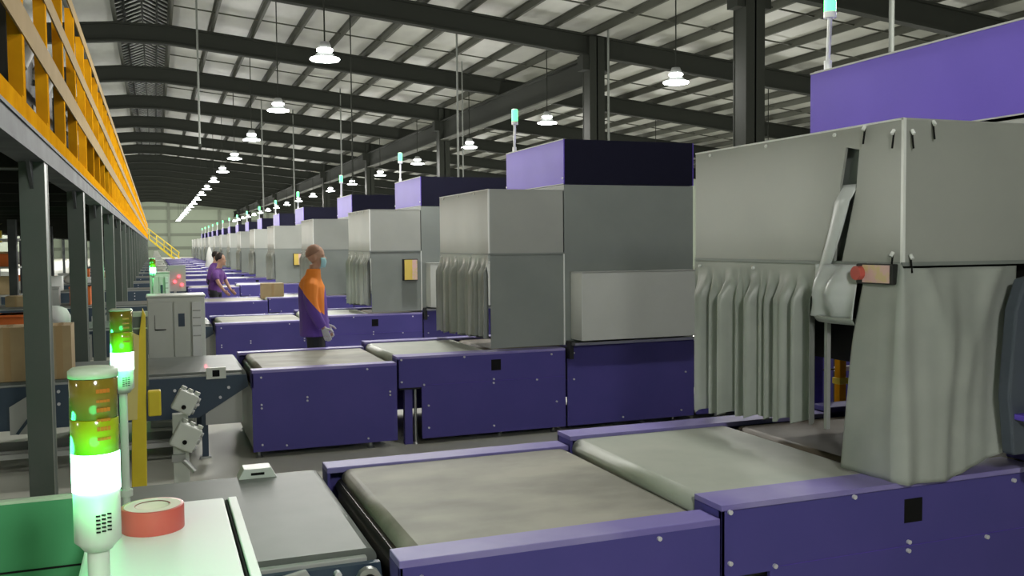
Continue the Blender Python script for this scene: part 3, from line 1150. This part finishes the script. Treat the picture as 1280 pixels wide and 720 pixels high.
# machinery standing on the mezzanine
for (y0, y1, z1, x0, x1, mm, lab) in [(4.2, 6.1, 3.7, -1.6, -.85, 'dark', 'dark machine box behind the nearest guardrail panel on the mezzanine'),
                                      (6.9, 9.6, 3.5, -1.6, -.85, 'dark', 'dark machine box behind the second stretch of mezzanine guardrail'),
                                      (10.6, 15.5, 3.3, -1.7, -.9, 'rafter', 'long dark machine box further along the mezzanine')]:
    t = thing('sorter_machine', lab, 'machine', (x0, y0, 2.47))
    b = MB().box(0, x1-x0, 0, y1-y0, .12, z1-2.47, mm)
    b.build('casing', t, bevel=.02)
    b = MB()
    for q in (.1, .5, .85):
        b.box(.05, x1-x0-.02, (y1-y0)*q, (y1-y0)*q+.08, 0, .12, 'lgrey')
    b.build('feet', t)
    b = MB()
    for q in (.2, .45, .7):
        b.tube((x1-x0, (y1-y0)*q, .6), (x1-x0+.05, (y1-y0)*q+.1, .75), .04, 'lgrey', n=8)
        b.box(x1-x0, x1-x0+.01, (y1-y0)*q-.1, (y1-y0)*q+.1, .3, .42, 'lgrey')
    b.build('fitting', t)

# stairs at the far end
t = thing('yellow_stairs', 'yellow stairs coming down from the far end of the mezzanine', 'stairs', (-.63, 100, 0))
b = MB()
for k in range(14):
    b.box(.1+.19*k, .30+.19*k, -.6, .6, 2.35-.17*k, 2.38-.17*k, 'wallb')
b.build('steps', t)
for yy in (-.62, .6):
    b = MB()
    b.prism([(0, 2.47), (2.8, 0), (3.0, 0), (3.0, .12), (.1, 2.6)], 'Y', yy, yy+.04, 'yellow')
    b.build('stringer', t)
    b = MB()
    for dz in (.55, 1.05):
        b.tube((0, yy, 2.5+dz), (2.9, yy, .05+dz), .05, 'yellow', n=6)
    for k in range(5):
        x = .1+.68*k
        z = 2.45-.845*x
        b.tube((x, yy, z), (x, yy, z+1.05), .04, 'yellow', n=6)
    b.build('handrail', t)

# far yellow frame and goods on the left under the mezzanine
t = thing('overhead_gantry', 'yellow beamed gantry far off under the mezzanine', 'gantry', (-6.0, 25, 0))
for z0, z1 in ((2.36, 2.55), (2.02, 2.2), (1.92, 1.98)):
    MB().box(-3.5, 2.6, 0, .15, z0, z1, 'yellow').build('beam', t)
for x in (-3.4, -1.2, .9, 2.4):
    MB().box(x, x+.14, 0, .15, 0, 2.36, 'lgrey').build('post', t)

for (x, y, w, lab) in [(-1.132, 3.30, .19, 'leftmost'), (-.775, 3.3, .135, 'right hand')]:
    pass
for (x0, x1, z1, y0, nm, lab) in [(-1.30, -.945, .43, 8.28, 'cardboard_box', 'cardboard box on the second infeed conveyor left of the front mezzanine column'),
                                  (-.86, -.655, .43, 8.3, 'cardboard_box', 'cardboard box on the second infeed conveyor right of the front mezzanine column')]:
    b = MB().box(0, x1-x0, 0, .34, 0, z1, 'card')
    b.box((x1-x0)*.45, (x1-x0)*.45+.05, -.001, .341, -.0, z1+.001, 'tape')
    b.box(0, x1-x0, .165, .175, z1, z1+.001, 'tape')
    o = b.build(nm, bevel=.004, loc=(x0, y0, .737))
    tag(o, lab, 'cardboard box', 'cardboard boxes')
b = MB().box(0, .42, 0, .35, 0, .30, 'card').box(.18, .23, -.001, .351, 0, .301, 'tape')
o = b.build('cardboard_box', bevel=.004, loc=(1.93, 3.62+off(4), .745))
tag(o, 'cardboard box on the fourth conveyor row behind the standing worker', 'cardboard box', 'cardboard boxes')

rr = random.Random(5)
gi = 0
descr = [('sack', 'parcel_sack', 'white sack', 'sack'), ('card', 'parcel_box', 'brown parcel box', 'parcel'), ('orangep', 'orange_crate', 'orange crate', 'crate'),
         ('whitem', 'white_parcel', 'white parcel', 'parcel'), ('lgrey', 'grey_crate', 'grey crate', 'crate')]
for i in (3, 4, 5, 6, 7):
    for k in range(4):
        m_, nm, ds, cat = descr[(i*2+k*3) % 5]
        x = -3.1+.55*k+rr.uniform(-.05, .05)
        if x > -.95:
            continue
        w, d, h = rr.uniform(.32, .45), rr.uniform(.3, .5), rr.uniform(.16, .36)
        if m_ == 'sack':
            rings = []
            for j, (s, zz) in enumerate(((.8, 0), (1, .15), (1.02, .5), (.8, .85), (.3, 1))):
                rings.append([(w/2+w/2*s*math.cos(a)*(1+.06*math.sin(5*a+j)), d/2+d/2*s*math.sin(a), h*zz) for a in [2*math.pi*q/18 for q in range(18)]])
            b = MB().loft(rings, 'sack')
        else:
            b = MB().box(0, w, 0, d, 0, h, m_)
            if m_ == 'card':
                b.box(w*.45, w*.55, -.001, d+.001, 0, h+.001, 'tape')
            elif cat == 'crate':
                b.box(-.012, w+.012, -.012, d+.012, h-.03, h, m_)
        o = b.build(nm, bevel=.006 if m_ != 'sack' else None, loc=(x, 3.55+off(i), .737))
        tag(o, '%s, %s from the left on the %s infeed conveyor under the mezzanine' % (ds, ORD[k+1], ORD[i]), cat, 'goods under the mezzanine')

# red signal lamps beside the third infeed
t = thing('indicator_stand', 'stand with three red indicator lamps beside the pale cabinets', 'indicator', (.27, 15.3, 0))
MB().box(-.02, .02, 0, .04, 0, 1.2, 'lgrey').box(-.1, .16, -.02, .04, 1.1, 1.5, 'lgrey').build('stand', t)
b = MB()
for x, z in ((0, 1.25), (.10, 1.2), (.06, 1.33)):
    b.tube((x, -.02, z), (x, -.05, z), .022, 'red', n=10)
b.build('red_lamps', t)
tower('tower_light', (-.04, 14.0), 'small green lit tower light above the second pale cabinet', full=False, watt=2.0, poleto=.735,
      seg=(1.43, 1.50, 1.56, 1.62, 1.635), body=(1.37, 1.385), r=.04)
# far white thing and crates in the aisle
b = MB()
rings = []
for s, zz in ((1, 0), (.85, .5), (.6, 1.0), (.35, 1.5), (.12, 1.75)):
    rings.append([(.3*s*math.cos(a), .3*s*math.sin(a), zz) for a in [2*math.pi*q/14 for q in range(14)]])
b.loft(rings, 'whitem')
o = b.build('wrapped_bundle', loc=(2.4, 46.6, 0))
tag(o, 'tall white wrapped bundle standing in the far aisle', 'bundle')


# ------------------------------------------------------------------ people
def ell(c, rx, ry, tilt=0, n=16, d=(0, 0, 1)):
    """ring around c, normal d"""
    d = Vector(d).normalized()
    u = Vector((1, 0, 0))
    u = (u-d*u.dot(d))
    if u.length < .2:
        u = Vector((0, 0, -1))
        u = (u-d*u.dot(d))
    u.normalize()
    w = d.cross(u)
    c = Vector(c)
    return [c+u*rx*math.cos(2*math.pi*i/n)+w*ry*math.sin(2*math.pi*i/n) for i in range(n)]


def limb(b, pts, m, sq=1.0):
    """pts: (pos, radius)"""
    P = [Vector(p) for p, r in pts]
    rings = []
    for i, (p, r) in enumerate(pts):
        d = (P[min(i+1, len(P)-1)]-P[max(i-1, 0)])
        rings.append(ell(p, r, r*sq, d=d, n=12))
    b.loft(rings, m)


def ball(b, c, r, m, sc=(1, 1, 1)):
    n = 14
    prof = []
    vs, fs = [], []
    for j in range(9):
        t_ = math.pi*j/8
        for i in range(n):
            a = 2*math.pi*i/n
            vs.append((c[0]+r*sc[0]*math.sin(t_)*math.cos(a), c[1]+r*sc[1]*math.sin(t_)*math.sin(a), c[2]+r*sc[2]*math.cos(t_)))
    for j in range(8):
        for i in range(n):
            fs.append((j*n+i, (j+1)*n+i, (j+1)*n+(i+1) % n, j*n+(i+1) % n))
    b.add(vs, fs, m, True)


def remesh(o, vox):
    r = o.modifiers.new('skin', 'REMESH')
    r.mode = 'VOXEL'
    r.voxel_size = vox
    r.use_smooth_shade = True
    s = o.modifiers.new('smooth', 'SMOOTH')
    s.iterations = 3
    s.factor = .5
    return o


def jacket_mat():
    m = bpy.data.materials.new('orange and violet jacket')
    m.use_nodes = True
    nt = m.node_tree
    bs = nt.nodes['Principled BSDF']
    bs.inputs['Roughness'].default_value = .75
    tc = nt.nodes.new('ShaderNodeTexCoord')
    sx = nt.nodes.new('ShaderNodeSeparateXYZ')
    nt.links.new(tc.outputs['Object'], sx.inputs[0])

    def mth(op, a, b_):
        n = nt.nodes.new('ShaderNodeMath')
        n.operation = op
        for k_, v_ in enumerate((a, b_)):
            if isinstance(v_, (int, float)):
                n.inputs[k_].default_value = v_
            else:
                nt.links.new(v_, n.inputs[k_])
        return n.outputs[0]
    arm = mth('LESS_THAN', sx.outputs[1], -.155)
    thr = mth('SUBTRACT', 1.17, mth('MULTIPLY', sx.outputs[0], 1.2))
    up = mth('GREATER_THAN', sx.outputs[2], thr)
    front = mth('LESS_THAN', sx.outputs[0], .115)
    fac = mth('MULTIPLY', up, mth('MAXIMUM', front, arm))
    mix = nt.nodes.new('ShaderNodeMix')
    mix.data_type = 'RGBA'
    nt.links.new(fac, mix.inputs[0])
    mix.inputs[6].default_value = (.14, .065, .36, 1)
    mix.inputs[7].default_value = (.95, .28, .03, 1)
    nt.links.new(mix.outputs[2], bs.inputs['Base Color'])
    return m


M['jacket'] = jacket_mat()


def head(b, c, m, s=1.0, face=1):
    """face towards +x*face"""
    x, y, z = c
    ball(b, (x-.01*face, y, z+.03), .095*s, m, (1.05, .82, 1.05))
    ball(b, (x+.02*face, y, z-.035), .07*s, m, (1.0, .85, 1.15))
    ball(b, (x+.095*face, y, z-.02), .018*s, m, (1.1, .8, 1.2))
    ball(b, (x+.08*face, y, z-.055), .02*s, m, (.9, 1.4, .6))
    ball(b, (x+.075*face, y, z-.095), .026*s, m, (1, 1, .8))
    for sy in (-1, 1):
        ball(b, (x-.012*face, y+sy*.079, z-.01), .026*s, m, (.6, .35, 1.2))
        ball(b, (x+.075*face, y+sy*.03, z+.022), .018*s, m, (.7, 1.2, .5))


def hand(b, p, d, side, m, s=1.0, fwd=(1, 0, 0)):
    """relaxed hand at wrist p pointing along d; fwd = knuckle side"""
    p, d, f = Vector(p), Vector(d).normalized(), Vector(fwd).normalized()
    f = (f-d*f.dot(d)).normalized()
    n = d.cross(f).normalized()*side
    limb(b, [(p, .026*s), (p+d*.03*s, .031*s), (p+d*.085*s, .036*s)], m, .55)
    b.box(*[v for q in zip(p+d*.03*s-Vector((.012,)*3), p+d*.08*s+Vector((.012,)*3)) for v in q], m)
    for k, L in enumerate((.068, .078, .072, .056)):
        a = p+d*.08*s+f*(.027-.018*k)*s
        m1 = a+d*L*.5*s
        e = m1+(d*.7+n*.6)*L*.5*s
        limb(b, [(a, .0095*s), (m1, .009*s), (e, .0075*s)], m)
    a = p+d*.025*s+f*.028*s
    limb(b, [(a, .012*s), (a+(d*.6+f*.7)*.035*s, .011*s), (a+(d*.9+f*.7+n*.2)*.062*s, .009*s)], m)


def worker1():
    t = thing('person', 'person in orange and violet jacket with blue face mask standing between conveyor rows', 'person', (1.62, 10.35, 0))
    b = MB()
    m = 'skin'
    head(b, (.03, 0, 1.665), m)
    limb(b, [((-.01, 0, 1.40), .065), ((.0, 0, 1.48), .056), ((.01, 0, 1.58), .055)], m)
    rings = [ell((0, 0, .86), .12, .16), ell((-.01, 0, 1.0), .11, .145), ell((-.02, 0, 1.2), .11, .16), ell((-.02, 0, 1.36), .10, .17), ell((-.01, 0, 1.44), .06, .10)]
    b.loft(rings, m)
    for sy in (-1, 1):
        limb(b, [((-.02, sy*.17, 1.39), .055), ((-.02, sy*.21, 1.25), .046), ((-.01, sy*.235, 1.12), .04), ((.05, sy*.235, 1.0), .036), ((.11, sy*.22, .90), .026)], m)
        hand(b, (.11, sy*.22, .90), (.35, 0, -.95), sy, m, 1.0)
        limb(b, [((0, sy*.085, .9), .085), ((.01, sy*.09, .7), .072), ((.01, sy*.09, .5), .052), ((0, sy*.09, .33), .055), ((-.02, sy*.09, .1), .038), ((-.02, sy*.09, .06), .04)], m)
        limb(b, [((-.06, sy*.09, .04), .036), ((.03, sy*.095, .04), .04), ((.12, sy*.10, .03), .03), ((.17, sy*.10, .028), .02)], m)
    body = remesh(b.build('body', t), .009)
    # clothes
    b = MB()
    rings = [ell((.0, 0, .80), .165, .215), ell((0, 0, .86), .165, .215), ell((-.01, 0, 1.0), .155, .205), ell((-.02, 0, 1.2), .155, .205), ell((-.03, 0, 1.34), .145, .21), ell((-.03, 0, 1.42), .11, .17),
             ell((-.01, 0, 1.47), .085, .10), ell((.0, 0, 1.535), .074, .078)]
    b.loft(rings, 'jacket')
    for sy in (-1, 1):
        limb(b, [((-.02, sy*.13, 1.39), .085), ((-.02, sy*.19, 1.34), .085), ((-.02, sy*.235, 1.22), .075), ((.0, sy*.255, 1.12), .07), ((.05, sy*.25, 1.0), .062), ((.10, sy*.235, .91), .052)], 'jacket')
    j = remesh(b.build('jacket', t), .010)
    b = MB()
    b.loft([ell((0, 0, .92), .13, .18), ell((0, 0, .80), .135, .185)], 'trouser')
    for sy in (-1, 1):
        limb(b, [((0, sy*.085, .88), .10), ((.01, sy*.095, .68), .09), ((.01, sy*.095, .45), .075), ((-.01, sy*.095, .1), .065)], 'trouser')
    remesh(b.build('trousers', t), .014)
    for sy in (-1, 1):
        b = MB()
        limb(b, [((-.08, sy*.09, .045), .045), ((.03, sy*.095, .05), .05), ((.13, sy*.10, .04), .042), ((.19, sy*.10, .03), .025)], 'black')
        b.build('shoe', t)
    b = MB()
    ball(b, (-.002+.015, 0, 1.70), .101, 'buzz', (1.02, .84, 1.04))
    b.v = [(x-(.0 if x < .07 else (x-.07)*.9), y, z if z > 1.665+(x+.05)*.55 else 1.665+(x+.05)*.55) for x, y, z in b.v]
    b.build('hair', t)
    b = MB()

    def mk(u, v):
        a = (u-.5)*2.0
        return (.025+.115*math.cos(a)*(1-.25*abs(v-.6)), .080*math.sin(a)*1.05, 1.548+.108*v)
    b.grid(mk, 12, 6, 'mask')
    b.build('face_mask', t, solid=.004)
    for sy in (-1, 1):
        b = MB()
        hand(b, (.11, sy*.22, .905), (.35, 0, -.95), sy, 'glove', 1.12)
        remesh(b.build('glove', t), .006)
    return t


w1 = worker1()
w1.rotation_euler = (0, 0, R(-14))


def worker2(loc, label, turn=0, hairm='hair', reach=True):
    t = thing('person', label, 'person', loc)
    b = MB()
    m = 'skin'
    head(b, (.10, 0, 1.50), m)
    limb(b, [((.03, 0, 1.26), .065), ((.06, 0, 1.34), .056), ((.09, 0, 1.44), .055)], m)
    rings = [ell((-.05, 0, .82), .12, .16), ell((-.04, 0, .95), .11, .145), ell((0, 0, 1.1), .11, .155), ell((.02, 0, 1.22), .10, .165), ell((.04, 0, 1.30), .06, .10)]
    b.loft(rings, m)
    for sy in (-1, 1):
        limb(b, [((.02, sy*.16, 1.25), .05), ((.08, sy*.21, 1.13), .044), ((.12, sy*.22, 1.03), .038), ((.18, sy*.2, .93), .033), ((.23, sy*.18, .86), .026)], m)
        hand(b, (.23, sy*.18, .86), (.7, 0, -.6), sy, m, 1.0)
        limb(b, [((-.04, sy*.085, .85), .085), ((-.02, sy*.09, .65), .072), ((0, sy*.09, .45), .052), ((-.02, sy*.09, .3), .052), ((-.03, sy*.09, .08), .038)], m)
        limb(b, [((-.07, sy*.09, .04), .036), ((.03, sy*.095, .04), .04), ((.14, sy*.10, .028), .022)], m)
    remesh(b.build('body', t), .011)
    b = MB()
    rings = [ell((-.05, 0, .80), .135, .18), ell((-.04, 0, .95), .13, .17), ell((0, 0, 1.1), .13, .18), ell((.015, 0, 1.2), .125, .19), ell((.03, 0, 1.29), .085, .12), ell((.05, 0, 1.33), .062, .07)]
    b.loft(rings, 'shirt')
    for sy in (-1, 1):
        limb(b, [((.02, sy*.12, 1.25), .075), ((.04, sy*.18, 1.2), .07), ((.09, sy*.22, 1.09), .06)], 'shirt')
    remesh(b.build('shirt', t), .012)
    b = MB()
    b.loft([ell((-.05, 0, .90), .13, .175), ell((-.04, 0, .78), .13, .18)], 'trouser')
    for sy in (-1, 1):
        limb(b, [((-.04, sy*.085, .85), .10), ((-.02, sy*.095, .65), .088), ((0, sy*.095, .42), .072), ((-.02, sy*.095, .08), .06)], 'trouser')
    remesh(b.build('trousers', t), .015)
    for sy in (-1, 1):
        b = MB()
        limb(b, [((-.08, sy*.09, .045), .045), ((.03, sy*.095, .05), .05), ((.15, sy*.10, .035), .03)], 'black')
        b.build('shoe', t)
    b = MB()
    ball(b, (.085, 0, 1.545), .108, hairm, (1.02, .9, 1.02))
    b.v = [(x-(.0 if x < .14 else (x-.14)*.9), y, z if z > 1.49+(x-.06)*.5 else 1.49+(x-.06)*.5) for x, y, z in b.v]
    b.build('hair', t)
    t.rotation_euler = (0, 0, turn)
    return t


worker2((1.18, 20.35, .0), 'person in violet shirt with dark hair leaning on the fourth conveyor row', turn=R(-25))
worker2((1.45, 26.6, 0), 'person with black hair further off behind the violet shirted worker', turn=R(-20))


# ------------------------------------------------------------------ racks under the mezzanine
def rack(loc, label):
    t = thing('storage_rack', label, 'rack', loc)
    for x in (0, 1.9):
        for y in (0, .7):
            MB().box(x, x+.05, y, y+.05, 0, 2.0, 'navyg').build('upright', t)
    for z in (.12, .75, 1.35, 1.95):
        MB().box(0, 1.95, 0, .75, z, z+.04, 'lgrey' if z > .5 else 'navyg').build('shelf', t)
    return t


rr = random.Random(11)
for n, (x, y) in enumerate([(-4.6, 11.9), (-4.6, 17.0), (-4.7, 22.4), (-4.8, 28.0)]):
    w = ['first', 'second', 'third', 'fourth'][n]
    rack((x, y, 0), 'slate blue storage rack under the mezzanine, %s from the camera' % w)
    for zi, z in enumerate((.79, 1.39)):
        for k in range(3):
            m_, nm, ds, cat = descr[(n+zi+k*2) % 5]
            if m_ == 'sack':
                m_, nm, ds, cat = descr[3]
            ww, hh = rr.uniform(.4, .55), rr.uniform(.22, .42)
            b = MB().box(0, ww, 0, .55, 0, hh, m_)
            if cat == 'crate':
                b.box(-.012, ww+.012, -.012, .562, hh-.03, hh, m_)
            if m_ == 'card':
                b.box(ww*.45, ww*.55, -.001, .551, 0, hh+.001, 'tape')
            o = b.build(nm, bevel=.006, loc=(x+.08+.62*k, y+.08, z+.001))
            tag(o, '%s, %s from the left on the %s shelf of the %s rack' % (ds, ORD[k+1], ('middle', 'upper')[zi], w), cat, 'goods on the storage racks')
